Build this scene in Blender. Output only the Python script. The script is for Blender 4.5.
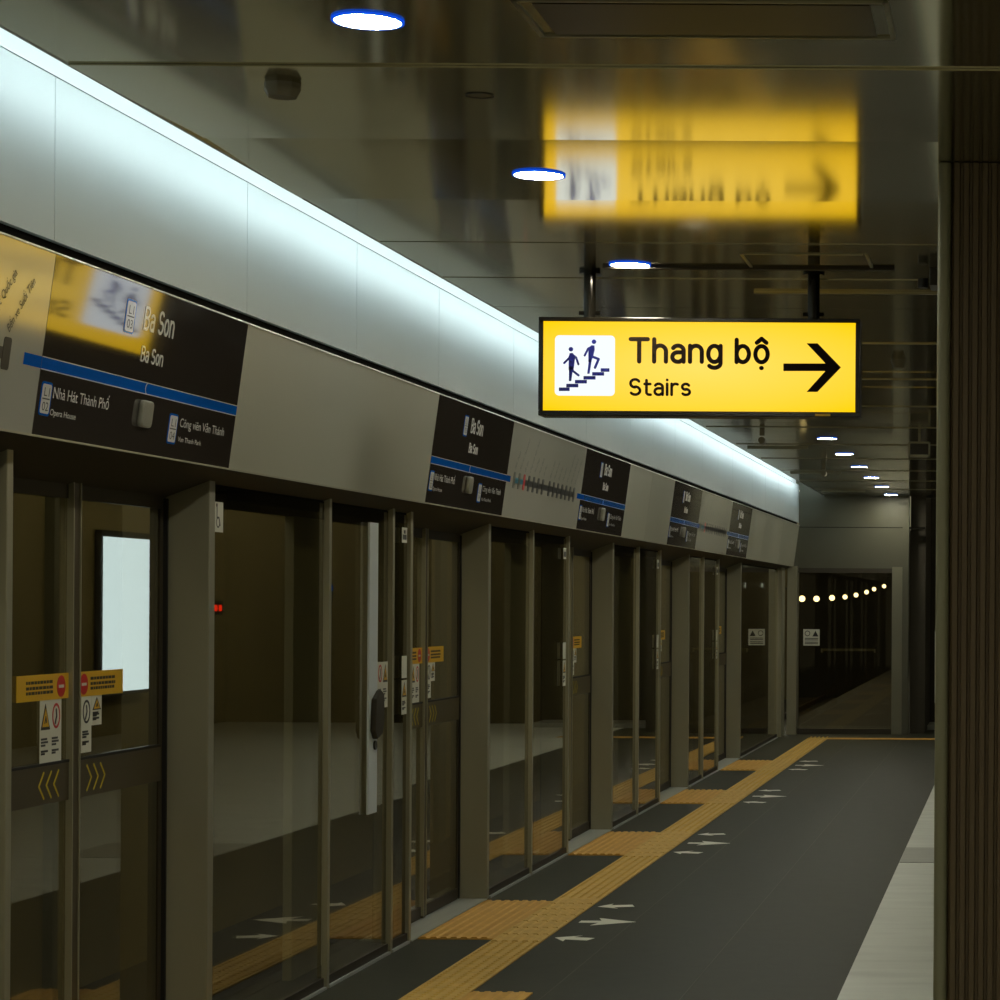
import bpy, bmesh, math, random
from mathutils import Matrix, Vector
random.seed(7)
R = math.radians
sc = bpy.context.scene
for o in list(bpy.data.objects): bpy.data.objects.remove(o)
COL = sc.collection

# ------------------------------------------------------------ camera, world, exposure
EYE = 1.71
FPX = 2450.0
cam_d = bpy.data.cameras.new('camera'); cam = bpy.data.objects.new('camera', cam_d); COL.objects.link(cam)
cam_d.sensor_width = 36.0; cam_d.lens = 36.0 * FPX / 1000.0
cam_d.shift_x = -0.516; cam_d.shift_y = 0.105
cam_d.clip_start = 0.05; cam_d.clip_end = 300
ROLL = 0.0060
cam.matrix_world = Matrix.Translation((0, 0, EYE)) @ Matrix.Rotation(R(90), 4, 'X') @ Matrix.Rotation(ROLL, 4, 'Z')
sc.camera = cam
w = bpy.data.worlds.new('world'); sc.world = w; w.use_nodes = True
w.node_tree.nodes['Background'].inputs[0].default_value = (0.30, 0.27, 0.17, 1)
w.node_tree.nodes['Background'].inputs[1].default_value = 0.65
sc.view_settings.view_transform = 'Standard'; sc.view_settings.look = 'None'
sc.view_settings.exposure = 0.0; sc.view_settings.gamma = 1.0
sc.view_settings.use_curve_mapping = False
try:
    sc.cycles.max_bounces = 8; sc.cycles.transparent_max_bounces = 16
    sc.cycles.diffuse_bounces = 3; sc.cycles.glossy_bounces = 5
    sc.cycles.sample_clamp_indirect = 4.0; sc.cycles.use_denoising = True
    sc.cycles.caustics_reflective = True; sc.cycles.blur_glossy = 0.3
except Exception: pass
LAMP_L = 165.0      # radiance of the downlight discs
LED_L = 20.0        # radiance of the cove tubes
SIGN_L = 1.15

# ------------------------------------------------------------ materials
def lin(c): return tuple(((v/255)/12.92 if v/255 <= .04045 else ((v/255+.055)/1.055)**2.4) for v in c)
def mat(name, rgb, rough=.5, metal=0.0, spec=.5, noise=None, bump=None, emit=None, aniso=0.0, ior=None):
    m = bpy.data.materials.new(name); m.use_nodes = True
    nt = m.node_tree; b = nt.nodes['Principled BSDF']
    c = lin(rgb)
    b.inputs['Base Color'].default_value = (*c, 1)
    b.inputs['Roughness'].default_value = rough; b.inputs['Metallic'].default_value = metal
    b.inputs['Specular IOR Level'].default_value = spec
    if ior: b.inputs['IOR'].default_value = ior
    if aniso: b.inputs['Anisotropic'].default_value = aniso
    if emit: b.inputs['Emission Color'].default_value = (*lin(rgb), 1); b.inputs['Emission Strength'].default_value = emit
    tc = nt.nodes.new('ShaderNodeTexCoord')
    if noise:
        sc_, amt, stretch = noise
        mp = nt.nodes.new('ShaderNodeMapping'); mp.inputs['Scale'].default_value = stretch
        nt.links.new(tc.outputs['Object'], mp.inputs[0])
        n = nt.nodes.new('ShaderNodeTexNoise'); n.inputs['Scale'].default_value = sc_; n.inputs['Detail'].default_value = 5
        nt.links.new(mp.outputs[0], n.inputs[0])
        mr = nt.nodes.new('ShaderNodeMapRange'); mr.inputs[1].default_value = .3; mr.inputs[2].default_value = .7
        mr.inputs[3].default_value = 1-amt; mr.inputs[4].default_value = 1+amt
        nt.links.new(n.outputs[0], mr.inputs[0])
        mx = nt.nodes.new('ShaderNodeVectorMath'); mx.operation = 'SCALE'; mx.inputs[0].default_value = c
        nt.links.new(mr.outputs[0], mx.inputs['Scale']); nt.links.new(mx.outputs[0], b.inputs['Base Color'])
    if bump:
        s, st, dist = bump
        n2 = nt.nodes.new('ShaderNodeTexNoise'); n2.inputs['Scale'].default_value = s; nt.links.new(tc.outputs['Object'], n2.inputs[0])
        bp = nt.nodes.new('ShaderNodeBump'); bp.inputs['Strength'].default_value = st; bp.inputs['Distance'].default_value = dist
        nt.links.new(n2.outputs[0], bp.inputs['Height']); nt.links.new(bp.outputs[0], b.inputs['Normal'])
    return m
def emis(name, rgb, s):
    m = bpy.data.materials.new(name); m.use_nodes = True; nt = m.node_tree
    nt.nodes.clear(); e = nt.nodes.new('ShaderNodeEmission'); o = nt.nodes.new('ShaderNodeOutputMaterial')
    e.inputs[0].default_value = (*lin(rgb), 1); e.inputs[1].default_value = s; nt.links.new(e.outputs[0], o.inputs[0])
    return m
def glass(name, tint, refl=1.0, rough=.015):
    m = bpy.data.materials.new(name); m.use_nodes = True; nt = m.node_tree; nt.nodes.clear()
    o = nt.nodes.new('ShaderNodeOutputMaterial'); mix = nt.nodes.new('ShaderNodeMixShader')
    t = nt.nodes.new('ShaderNodeBsdfTransparent'); t.inputs[0].default_value = (*tint, 1)
    g = nt.nodes.new('ShaderNodeBsdfGlossy'); g.inputs[0].default_value = (.95, .93, .86, 1); g.inputs['Roughness'].default_value = rough
    f = nt.nodes.new('ShaderNodeLayerWeight'); f.inputs[0].default_value = .5
    pw_ = nt.nodes.new('ShaderNodeMath'); pw_.operation = 'POWER'; pw_.inputs[1].default_value = 5.0
    mu = nt.nodes.new('ShaderNodeMath'); mu.operation = 'MULTIPLY_ADD'; mu.use_clamp = True; mu.inputs[1].default_value = .95*refl; mu.inputs[2].default_value = .045*refl
    nt.links.new(f.outputs['Facing'], pw_.inputs[0]); nt.links.new(pw_.outputs[0], mu.inputs[0]); nt.links.new(mu.outputs[0], mix.inputs[0])
    nt.links.new(t.outputs[0], mix.inputs[1]); nt.links.new(g.outputs[0], mix.inputs[2]); nt.links.new(mix.outputs[0], o.inputs[0])
    return m

M = {}
M['ceiling'] = mat('ceiling_metal', (192, 187, 156), .10, .92, noise=(1.3, .05, (1, .6, 1)))
M['ceil_gap'] = mat('ceiling_gap', (22, 20, 14), .6)
M['ceil_lip'] = mat('ceiling_lip', (140, 138, 118), .35, .6)
M['upper'] = mat('upper_fascia_metal', (204, 212, 210), .50, .3, noise=(.7, .03, (1, 1, 1)), bump=(1.3, .12, .02))
M['lower'] = mat('lower_fascia_metal', (182, 181, 162), .42, .35, noise=(1.0, .03, (1, 1, 1)))
M['cove'] = mat('cove_white', (235, 238, 236), .6)
M['black'] = mat('shadow_gap_black', (14, 12, 6), .9, 0, .1)
M['bronze'] = mat('dark_bronze_header', (50, 43, 28), .6, .1)
M['alu'] = mat('pier_aluminium', (150, 147, 126), .38, .35, noise=(2.0, .04, (1, 1, .3)))
M['edge'] = mat('mullion_metal', (160, 156, 132), .38, .4)
M['trim'] = mat('bright_trim', (225, 225, 215), .3, .5)
M['seal'] = mat('rubber_seal', (18, 16, 10), .6)
M['rail'] = mat('door_mid_rail', (82, 72, 48), .35, .4)
M['glass'] = glass('screen_glass', (.62, .60, .50), 1.15)
M['endglass'] = glass('end_glass', (.72, .70, .60), .5)
M['floor'] = mat('dark_granite', (47, 48, 35), .6, 0, .25, noise=(9, .10, (1, 1, 1)), bump=(60, .08, .002))
M['joint'] = mat('tile_joint', (74, 73, 62), .7)
M['stone'] = mat('pale_stone', (196, 200, 190), .45, 0, .4, noise=(2.2, .10, (.8, 3, 1)))
M['stone_d'] = mat('grey_stone', (150, 152, 142), .45, 0, .4, noise=(3, .1, (1, 4, 1)))
M['tact'] = mat('tactile_yellow', (206, 168, 86), .6, 0, .3, noise=(14, .10, (1, 1, 1)))
M['tact2'] = mat('tactile_orange', (203, 156, 70), .6, 0, .3, noise=(14, .08, (1, 1, 1)))
M['sill'] = mat('sill_steel', (190, 195, 192), .35, .4, noise=(30, .05, (1, .1, 1)))
M['white_paint'] = mat('white_floor_paint', (235, 235, 222), .5)
M['signblack'] = mat('sign_black_glass', (56, 50, 47), .06, 0, .5, ior=3.7)
M['signsilver'] = mat('sign_silver_glass', (212, 210, 196), .12, .1, .8, ior=2.6)
M['blue'] = mat('line_blue', (0, 98, 200), .1, 0, ior=1.8)
M['ink_white'] = mat('ink_white', (250, 250, 244), .08, ior=3.2)
M['ink_dark'] = mat('ink_dark', (30, 31, 26), .4)
M['ink_grey'] = mat('ink_grey', (88, 88, 74), .4)
M['ink_black'] = mat('ink_black', (24, 20, 14), .4)
M['ink_red'] = mat('ink_red', (190, 30, 30), .4)
M['ink_teal'] = mat('ink_teal', (20, 120, 140), .4)
M['yellow_lab'] = mat('label_yellow', (216, 168, 20), .45)
M['chev'] = mat('chevron_yellow', (190, 170, 30), .4)
M['sticker'] = mat('sticker_white', (215, 215, 200), .45)
M['sensor'] = mat('sensor_grey', (150, 148, 134), .3, .2)
M['column'] = mat('column_bronze', (94, 78, 52), .5, .1, noise=(3, .06, (1, 1, .3)))
M['column_edge'] = mat('column_edge_strip', (134, 131, 104), .4, .2)
M['endwall'] = mat('end_wall_panel', (78, 77, 62), .5, .15)
M['tunnel'] = mat('tunnel_wall', (158, 146, 104), .8, noise=(.5, .15, (1, 1, 1)))
M['dark'] = mat('dark_concrete', (52, 47, 34), .8, noise=(2, .12, (1, 1, 1)))
M['darkwall'] = mat('dark_wall', (70, 62, 44), .5)
M['pilaster'] = mat('pilaster_grey', (120, 120, 104), .7)
M['iron'] = mat('rail_iron', (80, 60, 45), .4, .8)
M['frame_black'] = mat('sign_frame_black', (26, 22, 14), .22, .3)
M['hanger'] = mat('hanger_black', (30, 27, 20), .15, .6)
M['plastic'] = mat('detector_plastic', (120, 112, 88), .5)
M['dplastic'] = mat('dark_plastic', (40, 35, 25), .4)
M['lamp'] = emis('lamp_disc', (255, 250, 228), LAMP_L)
M['led'] = emis('led_tube', (222, 240, 244), LED_L)
M['lightbox'] = emis('lightbox_face', (196, 222, 255), 3.6)
M['warm'] = emis('warm_lamp', (255, 232, 170), 6)
M['cool'] = emis('cool_lamp', (215, 235, 245), 4)
M['redlamp'] = emis('red_lamp', (255, 50, 25), 2.2)
M['bluelamp'] = emis('blue_lamp', (30, 110, 255), 1.0)
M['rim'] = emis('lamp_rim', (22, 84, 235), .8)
M['face_white'] = emis('sign_white_face', (240, 247, 250), SIGN_L*.95)
M['face_ink'] = mat('sign_ink_brown', (24, 14, 6), .7, 0, .1)
M['face_navy'] = mat('sign_ink_navy', (18, 24, 112), .4)
def sign_face():
    m = bpy.data.materials.new('sign_yellow_face'); m.use_nodes = True; nt = m.node_tree; nt.nodes.clear()
    o = nt.nodes.new('ShaderNodeOutputMaterial'); e = nt.nodes.new('ShaderNodeEmission'); tc = nt.nodes.new('ShaderNodeTexCoord')
    mp = nt.nodes.new('ShaderNodeMapping'); mp.inputs['Location'].default_value = (-.5*1.35, 0, -.5*1.5); mp.inputs['Scale'].default_value = (1.35, 0, 1.5)
    nt.links.new(tc.outputs['Generated'], mp.inputs[0])
    g = nt.nodes.new('ShaderNodeTexGradient'); g.gradient_type = 'SPHERICAL'; nt.links.new(mp.outputs[0], g.inputs[0])
    r = nt.nodes.new('ShaderNodeValToRGB'); r.color_ramp.elements[0].color = (*lin((255, 202, 5)), 1); r.color_ramp.elements[1].color = (*lin((255, 216, 96)), 1)
    nt.links.new(g.outputs[0], r.inputs[0]); nt.links.new(r.outputs[0], e.inputs[0]); e.inputs[1].default_value = SIGN_L
    nt.links.new(e.outputs[0], o.inputs[0]); return m
M['face_yellow'] = sign_face()
# the darker band on the stone and the granite joints are separate meshes; the lamp light is in the lamps themselves

# ------------------------------------------------------------ mesh helpers
class MB:
    def __init__(s): s.bm = bmesh.new(); s.n = 0
    def box(s, x0, x1, y0, y1, z0, z1):
        x0, x1 = min(x0, x1), max(x0, x1); y0, y1 = min(y0, y1), max(y0, y1); z0, z1 = min(z0, z1), max(z0, z1)
        v = [s.bm.verts.new(p) for p in ((x0,y0,z0),(x1,y0,z0),(x1,y1,z0),(x0,y1,z0),(x0,y0,z1),(x1,y0,z1),(x1,y1,z1),(x0,y1,z1))]
        for f in ((3,2,1,0),(4,5,6,7),(0,1,5,4),(1,2,6,5),(2,3,7,6),(3,0,4,7)): s.bm.faces.new([v[i] for i in f])
        return s
    def prism(s, pts, d0, d1, axis='z', org=None):
        # polygon pts (2D) extruded along an axis: z -> (x,y), y -> (x,z), x -> (y,z)
        def P(a, b, d): return {'z': (a, b, d), 'y': (a, d, b), 'x': (d, a, b)}[axis]
        lo = [s.bm.verts.new(P(a, b, d0)) for a, b in pts]; hi = [s.bm.verts.new(P(a, b, d1)) for a, b in pts]
        n = len(pts)
        s.bm.faces.new(lo[::-1]); s.bm.faces.new(hi)
        for i in range(n): s.bm.faces.new((lo[i], lo[(i+1) % n], hi[(i+1) % n], hi[i]))
        return s
    def disc(s, cx, cy, r, d0, d1, axis='z', n=32, r2=None):
        r2 = r if r2 is None else r2
        def P(a, b, d): return {'z': (a, b, d), 'y': (a, d, b), 'x': (d, a, b)}[axis]
        lo = [s.bm.verts.new(P(cx+r*math.cos(2*math.pi*i/n), cy+r*math.sin(2*math.pi*i/n), d0)) for i in range(n)]
        hi = [s.bm.verts.new(P(cx+r2*math.cos(2*math.pi*i/n), cy+r2*math.sin(2*math.pi*i/n), d1)) for i in range(n)]
        s.bm.faces.new(lo[::-1]); s.bm.faces.new(hi)
        for i in range(n): s.bm.faces.new((lo[i], lo[(i+1) % n], hi[(i+1) % n], hi[i]))
        return s
    def ring(s, cx, cy, r0, r1, d0, d1, axis='z', n=32, ey=1.0):
        def P(a, b, d): return {'z': (a, b, d), 'y': (a, d, b), 'x': (d, a, b)}[axis]
        L = []
        for rr, d in ((r0, d0), (r1, d0), (r1, d1), (r0, d1)):
            L.append([s.bm.verts.new(P(cx+rr*math.cos(2*math.pi*i/n), cy+rr*ey*math.sin(2*math.pi*i/n), d)) for i in range(n)])
        for k in range(4):
            A, B = L[k], L[(k+1) % 4]
            for i in range(n): s.bm.faces.new((A[i], A[(i+1) % n], B[(i+1) % n], B[i]))
        return s
    def stroke(s, pts, wd, d0, d1, axis='z'):
        # thick polyline in the plane, each segment a bar with round-ish joints
        for (a, b), (c, d) in zip(pts, pts[1:]):
            L = math.hypot(c-a, d-b)
            if L < 1e-6: continue
            nx, ny = -(d-b)/L*wd/2, (c-a)/L*wd/2
            s.n += 1; e = 1e-5*(s.n % 40)      # overlapping pieces never share a face plane
            s.prism([(a+nx, b+ny), (a-nx, b-ny), (c-nx, d-ny), (c+nx, d+ny)], d0-e, d1+e, axis)
        for a, b in pts: s.n += 1; e = 1e-5*(s.n % 40); s.disc(a, b, wd/2, d0-e, d1+e, axis, 10)
        return s
    def build(s, name, m, parent=None, bevel=0, smooth=False):
        bmesh.ops.recalc_face_normals(s.bm, faces=s.bm.faces)
        me = bpy.data.meshes.new(name); s.bm.to_mesh(me); s.bm.free()
        if smooth:
            for p in me.polygons: p.use_smooth = True
        me.materials.append(m)
        o = bpy.data.objects.new(name, me); COL.objects.link(o)
        if parent is not None: o.parent = parent
        if bevel:
            b = o.modifiers.new('bevel', 'BEVEL'); b.width = bevel; b.segments = 2; b.limit_method = 'ANGLE'
        return o
def bx(name, m, dims, parent=None, bevel=0): return MB().box(*dims).build(name, m, parent, bevel)
def rrect(x0, x1, y0, y1, r, n=5):
    pts = []
    for cx, cy, a0 in ((x1-r, y1-r, 0), (x0+r, y1-r, 90), (x0+r, y0+r, 180), (x1-r, y0+r, 270)):
        for i in range(n+1):
            a = R(a0 + 90*i/n); pts.append((cx+r*math.cos(a), cy+r*math.sin(a)))
    return pts
def tag(o, label=None, cat=None, group=None, kind=None):
    if label: o['label'] = label
    if cat: o['category'] = cat
    if group: o['group'] = group
    if kind: o['kind'] = kind
    return o
def thing(name, label, cat, loc=(0, 0, 0), group=None, rot=None):
    o = bpy.data.objects.new(name, None); COL.objects.link(o); o.empty_display_size = .1
    o.matrix_world = Matrix.Translation(loc) @ (rot if rot else Matrix.Identity(4))
    return tag(o, label, cat, group)
def struct(name, mb, m): return tag(mb.build(name, m), kind='structure')
def copy_tree(o, parent=None):
    c = o.copy(); COL.objects.link(c)
    if parent is not None: c.parent = parent
    for ch in list(o.children): copy_tree(ch, c)
    return c
TXT = {}
def text(s, size, x, y, z, m, parent, name='lettering', wx=1.0, width=None, rot=0, rotmat=None, align='LEFT', thick=.0006):
    key = (s, m.name)
    if key not in TXT:
        cu = bpy.data.curves.new('lettering', 'FONT'); cu.body = s; cu.size = 1.0; cu.extrude = 0; cu.resolution_u = 4
        tmp = bpy.data.objects.new('tmp_text', cu); COL.objects.link(tmp)
        dg = bpy.context.evaluated_depsgraph_get(); me = bpy.data.meshes.new_from_object(tmp.evaluated_get(dg))
        bpy.data.objects.remove(tmp); me.name = 'lettering'; me.materials.clear(); me.materials.append(m)
        xs = [v.co.x for v in me.vertices]
        TXT[key] = (me, min(xs), max(xs))
    me, a, b = TXT[key]
    o = bpy.data.objects.new(name, me); COL.objects.link(o); o.parent = parent
    # size = cap height in metres (cap height of the built-in font is about .73 em)
    em = size/.73; sx = em*wx if width is None else width/(b-a)
    off = {'LEFT': -a*sx, 'CENTER': -(a+b)/2*sx, 'RIGHT': -b*sx}[align]
    base = rotmat if rotmat else Matrix.Identity(4)
    o.matrix_local = Matrix.Translation((x, y, z)) @ base @ Matrix.Rotation(rot, 4, 'Z') @ Matrix.Translation((off, 0, 0)) @ Matrix.Diagonal((sx, em, 1, 1))
    return o
# frame whose local x runs along +Y, local y up and local z towards the platform (+X), leaning by a
def wallrot(a=0.0):
    return Matrix(((0, math.sin(a), math.cos(a), 0), (1, 0, 0, 0), (0, math.cos(a), -math.sin(a), 0), (0, 0, 0, 1)))
ORD = ['nearest', 'second', 'third', 'fourth', 'fifth', 'sixth', 'seventh', 'eighth', 'ninth', 'tenth', 'eleventh', 'twelfth', 'farthest']

# plain stroke lettering for the large words (cap height 1)
def arc(cx, cy, rx, ry, a0, a1, n=14): return [(cx+rx*math.cos(R(a0+(a1-a0)*i/n)), cy+ry*math.sin(R(a0+(a1-a0)*i/n))) for i in range(n+1)]
def es(sx, sy): return [[(p[0]*sx, p[1]*sy) for p in arc(.27, .74, .24, .26, 30, 270)+arc(.28, .26, .26, .26, 90, -145)]]
O_ = arc(.23, .36, .23, .36, 0, 360, 28)
ARCH = arc(.22, .46, .22, .26, 180, 0)+[(.44, 0)]
GLY = {
 'T': (.64, [[(0, 1), (.64, 1)], [(.32, 1), (.32, 0)]]), 'h': (.44, [[(0, 1), (0, 0)], ARCH]), 'n': (.44, [[(0, .72), (0, 0)], ARCH]),
 'a': (.42, [arc(.21, .50, .21, .22, 150, 0)+[(.42, 0)], [(.42, .42), (.20, .42)]+arc(.19, .21, .19, .21, 90, 270)+[(.27, 0), (.42, .12)]]),
 'g': (.46, [O_, [(.46, .72)]+arc(.23, -.06, .23, .20, 0, -145)]), 'b': (.46, [[(0, 1), (0, 0)], O_]), 'o': (.46, [O_]),
 'ộ': (.46, [O_, [(.05, .87), (.23, 1.05), (.41, .87)], [(.22, -.26), (.24, -.26)]]),
 'S': (.54, es(1, 1)), 's': (.42, es(.78, .72)), 't': (.30, [[(.10, .95), (.10, .16)]+arc(.25, .16, .15, .16, 180, 270)+[(.32, 0)], [(0, .70), (.30, .70)]]),
 'i': (.0, [[(0, .72), (0, 0)], [(0, .97), (.001, .98)]]), 'r': (.30, [[(0, .72), (0, 0)], arc(.21, .46, .21, .26, 180, 60)]),
 'B': (.54, [[(0, 0), (0, 1)], [(0, 1), (.28, 1)]+arc(.28, .765, .22, .235, 90, -90)+[(0, .53)], [(.28, .53)]+arc(.28, .265, .26, .265, 90, -90)+[(0, 0)]])}
def stroke_text(s, cap, x, y, width, wt, d0, d1, axis, m, parent, name='lettering'):
    adv = []; u = 0
    for ch in s:
        adv.append(u); u += (.36 if ch == ' ' else GLY[ch][0]+.24)
    tot = u-.24; sx = width/tot; mb = MB()
    h = wt/2
    for ch, u in zip(s, adv):
        if ch == ' ': continue
        for pl in GLY[ch][1]: mb.stroke([(x+(u+a)*sx, y+h+b*(cap-wt)) for a, b in pl], wt, d0, d1, axis)
    return mb.build(name, m, parent)

# ------------------------------------------------------------ geometry of the place
YN, YE = -3.0, 32.2                       # platform from behind the camera to the end wall
XF, XD, XFT, XFB, XU = -3.03, -3.19, -2.855, -2.925, -2.86
ZC = EYE + 1.42                          # ceiling underside
ZB, ZT = 2.200, 2.734                     # lower fascia
ZU0, ZU1 = 2.774, 3.26                    # upper fascia
XCE = -2.52                              # ceiling edge beside the light cove
XS = -0.763                               # edge of the pale stone floor
XR = 5.0

# floor
fl = MB(); fl.box(-3.30, XS, YN, 34.4, -.3, 0); struct('floor', fl, M['floor'])
fj = MB()
for x in (-2.04, -1.44): fj.box(x-.0025, x+.0025, 2, YE-.4, -.01, .0008)
fj.build('trim_3', M['joint'])['kind'] = 'structure'
st = MB(); st.box(XS, XR, YN, 16.2, -.3, .002); st.box(XS, XR, 16.22, 34.4, -.3, .002)
struct('floor_stone', st, M['stone'])
tag(bx('stone_slab', M['stone_d'], (XS+.003, -.05, 16.215, 17.2, -.02, .004)), 'grey slab across the pale stone floor beside the column', 'stone slab')  # darker grey band laid over the pale stone
# walls
struct('wall_right', MB().box(XR, XR+.2, YN, 34.4, -.3, 3.7), M['darkwall'])
0 and struct('wall_back', MB().box(-7.2, XR+.2, YN-.2, YN, -1.3, 3.9), M['darkwall'])
struct('wall_left', MB().box(-7.2, -7.0, YN, 76, -1.3, 4.0), M['tunnel'])          # far side of the track
tb = MB(); tb.box(-7.0, -3.32, YN, 76, -1.4, -1.2); tb.box(-3.36, -3.31, YN, YE, -1.2, 0); struct('trim_1', tb, M['dark'])
struct('wall_far', MB().box(-7.2, -1.35, 76, 76.2, -1.4, 4.0), M['dark'])
fr = MB(); fr.box(-1.40, -1.20, YE+.25, 76, -1.4, 4.0); fr.box(-1.2, XR+.2, 34.4, 34.6, -.3, 3.7); fr.box(-3.3, -1.4, 34.4, 76, -1.4, -.02)
struct('trim_2', fr, M['dark'])
pil = MB()
for y in (17.65, 23.5, 29.5, 37, 45): pil.box(-7.0, -6.93, y, y+.35, -1.2, 3.9)
struct('trim_4', pil, M['pilaster'])

# ceiling: rows of glossy metal panels with narrow joints, some rows hang a touch out of true
cp = MB(); seam0 = 6.49; pitch = 1.06
tilt = {6: -.0085, 7: .0075, 8: 0.0, 9: .002, 5: .003}
gap = .006
k = -9
while True:
    y0 = seam0 + pitch*(k); y1 = y0 + pitch
    if y0 > YE: break
    y1c = min(y1, YE)
    t = {-1: .002, 0: .0085, 1: -.013, 2: .001, 3: .003, 4: .002}.get(k, (random.random()-.5)*.0035)
    dz = t*pitch/2
    lift = 0
    pr = [(y0+gap/2, ZC-dz+lift), (y1c-gap/2, ZC+dz+lift), (y1c-gap/2, ZC+.03), (y0+gap/2, ZC+.03)]
    cp.prism(pr, XCE, XR, 'x')
    k += 1
struct('ceiling', cp, M['ceiling'])
struct('ceiling_void', MB().box(XCE+.01, XR, YN, YE, ZC+.035, ZC+.06), M['ceil_gap'])
lp = MB()
for i in range(4, 25):
    y = 13.33 + 2.12*(i-4)
    if y > YE-.3: break
    lp.box(XCE+.02, XR, y-.008, y+.008, ZC-.0055, ZC+.01)
    if i % 2 == 0: lp.box(-2.45, -1.9, y+.45, y+.47, ZC-.015, ZC+.005)
struct('trim_5', lp, M['ceil_lip'])
lp = MB(); lp.box(XCE-.012, XCE, YN, YE-.02, ZC, ZC+.055); struct('trim_6', lp, M['ceil_lip'])
# light cove above the fascia
cv = MB(); cv.box(-2.93, -2.90, YN, YE, ZU1-.02, 3.62); cv.box(-2.93, XCE+.3, YN, YE, 3.60, 3.64); cv.box(XCE+.28, XCE+.3, YN, YE, ZC+.06, 3.62)
cv.box(-2.9, XU+.0, YN, YE, ZU1+.004, ZU1+.010)
struct('trim_7', cv, M['cove'])
t = thing('cove_light', 'continuous white light tube in the cove above the upper fascia', 'light', (-2.56, YN+.1, ZC+.06))
MB().disc(0, .055, .016, 0, YE-YN-.3, 'y', 12).build('tube', M['led'], t)
MB().box(-.02, .03, 0, YE-YN-.3, 0, .036).build('batten', M['cove'], t)

# fascia panels
SEAMS = [2.4, 4.92, 7.27, 9.09, 10.6, 12.11, 13.91, 15.1, 16.27, 18.12, 19.25, 20.49, 22.28, 23.45, 24.66, 26.5, 27.9, 29.4, 30.8, YE]
for i in range(len(SEAMS)-1):
    a, b = SEAMS[i]+.002, SEAMS[i+1]-.002
    tag(MB().box(XU-.02, XU, a, b, ZU0, ZU1).build('upper_fascia_panel', M['upper'], None), 
        ('pale brushed metal panel of the upper fascia washed by cove light, number %d from the left of the view' % max(i-1, 1)) if False else
        'pale metal upper fascia panel, %s from the near end of the row' % (['first', 'second', 'third', 'fourth', 'fifth', 'sixth', 'seventh', 'eighth', 'ninth', 'tenth', 'eleventh', 'twelfth', 'thirteenth', 'fourteenth', 'fifteenth', 'sixteenth', 'seventeenth', 'eighteenth', 'nineteenth'][i]),
        'fascia panel', 'upper fascia panels')
LEN = math.hypot(ZT-ZB, XFT-XFB); TA = math.atan2(XFT-XFB, ZT-ZB)
WR = wallrot(TA)
DARK = [(7.27, 9.09), (12.11, 13.91), (16.27, 18.12), (20.49, 22.28), (24.66, 26.5)]
MAPS = [(4.92, 7.27), (13.91, 16.27), (22.28, 24.66)]
plain = [(2.4, 4.92), (9.09, 12.11), (18.12, 19.25), (19.25, 20.49), (26.5, 28.0), (28.0, 30.1), (30.1, YE)]
pl_lab = ['at the near end before the route map', 'between the nearest and second black station signs', 'just past the third black station sign',
          'just before the fourth black station sign', 'just past the fifth black station sign', 'second past the fifth black station sign', 'at the far end touching the end wall']
for (a, b), l in zip(plain, pl_lab):
    t = thing('lower_fascia_panel', 'plain grey metal lower fascia panel ' + l, 'fascia panel', (XFB, a, ZB), 'plain lower fascia panels', WR)
    bx('panel', M['lower'], (.002, b-a-.002, 0, LEN, -.03, 0), t)
def tri(mb, cx, cy, w, h, d0, d1): mb.prism([(cx-w/2, cy-h/2), (cx+w/2, cy-h/2), (cx, cy+h/2)], d0, d1)
def code_icon(t, u0, u1, v0, v1, num, blue=M['blue']):
    f = MB().prism(rrect(u0, u1, v0, v1, .012), .001, .0022).build('line_badge', blue, t)
    MB().prism(rrect(u0+.007, u1-.007, v0+.007, v1-.007, .008), .0022, .0028).build('badge_face', M['ink_white'], f)
    mb = MB(); mb.box(u0+.013, u1-.013, (v0+v1)/2-.002, (v0+v1)/2+.002, .0028, .0032); mb.build('divider', M['ink_dark'], f)
    h = (v1-v0)*.27
    text('L1', h, (u0+u1)/2, (v0+v1)/2+.008, .0034, M['ink_dark'], f, width=(u1-u0)*.5, align='CENTER')
    text(num, h, (u0+u1)/2, (v0+v1)/2-.008-h, .0034, M['ink_dark'], f, width=(u1-u0)*.58, align='CENTER')
def dark_sign():
    t = thing('station_sign', '', 'sign', group='black station name signs on the fascia')
    bx('panel', M['signblack'], (.002, 1.818, 0, LEN, -.03, .001), t)
    bx('line_band', M['blue'], (.002, 1.818, .197, .232, .001, .0018), t)
    mb = MB(); mb.box(.002, 1.818, .2315, .2345, .001, .0024); mb.box(.002, 1.818, .1945, .1975, .001, .0024)
    mb.stroke([(.885-.018*math.cos(R(a)), .2145+.018*math.sin(R(a))) for a in range(-80, 81, 20)], .003, .0018, .0026)
    mb.build('band_outline', M['ink_white'], t)
    code_icon(t, .605, .69, .374, .484, '03')
    stroke_text('Ba Son', .080, .778, .400, .275, .0095, .001, .0022, 'z', M['ink_white'], t)
    stroke_text('Ba Son', .053, .79, .297, .20, .0062, .001, .0022, 'z', M['ink_white'], t)
    code_icon(t, .025, .105, .060, .162, '02')
    text('Nhà Hát Thành Phố', .036, .118, .118, .002, M['ink_white'], t, width=.45)
    text('Opera House', .020, .112, .066, .002, M['ink_white'], t, width=.20)
    code_icon(t, 1.13, 1.215, .048, .153, '04')
    text('Công viên Văn Thánh', .032, 1.24, .113, .002, M['ink_white'], t, width=.47)
    text('Van Thanh Park', .018, 1.24, .062, .002, M['ink_white'], t, width=.24)
    s = MB().prism(rrect(.83, .925, .085, .175, .018), .001, .020).build('sensor', M['sensor'], t, bevel=.006)
    return t
ds = dark_sign()
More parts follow.
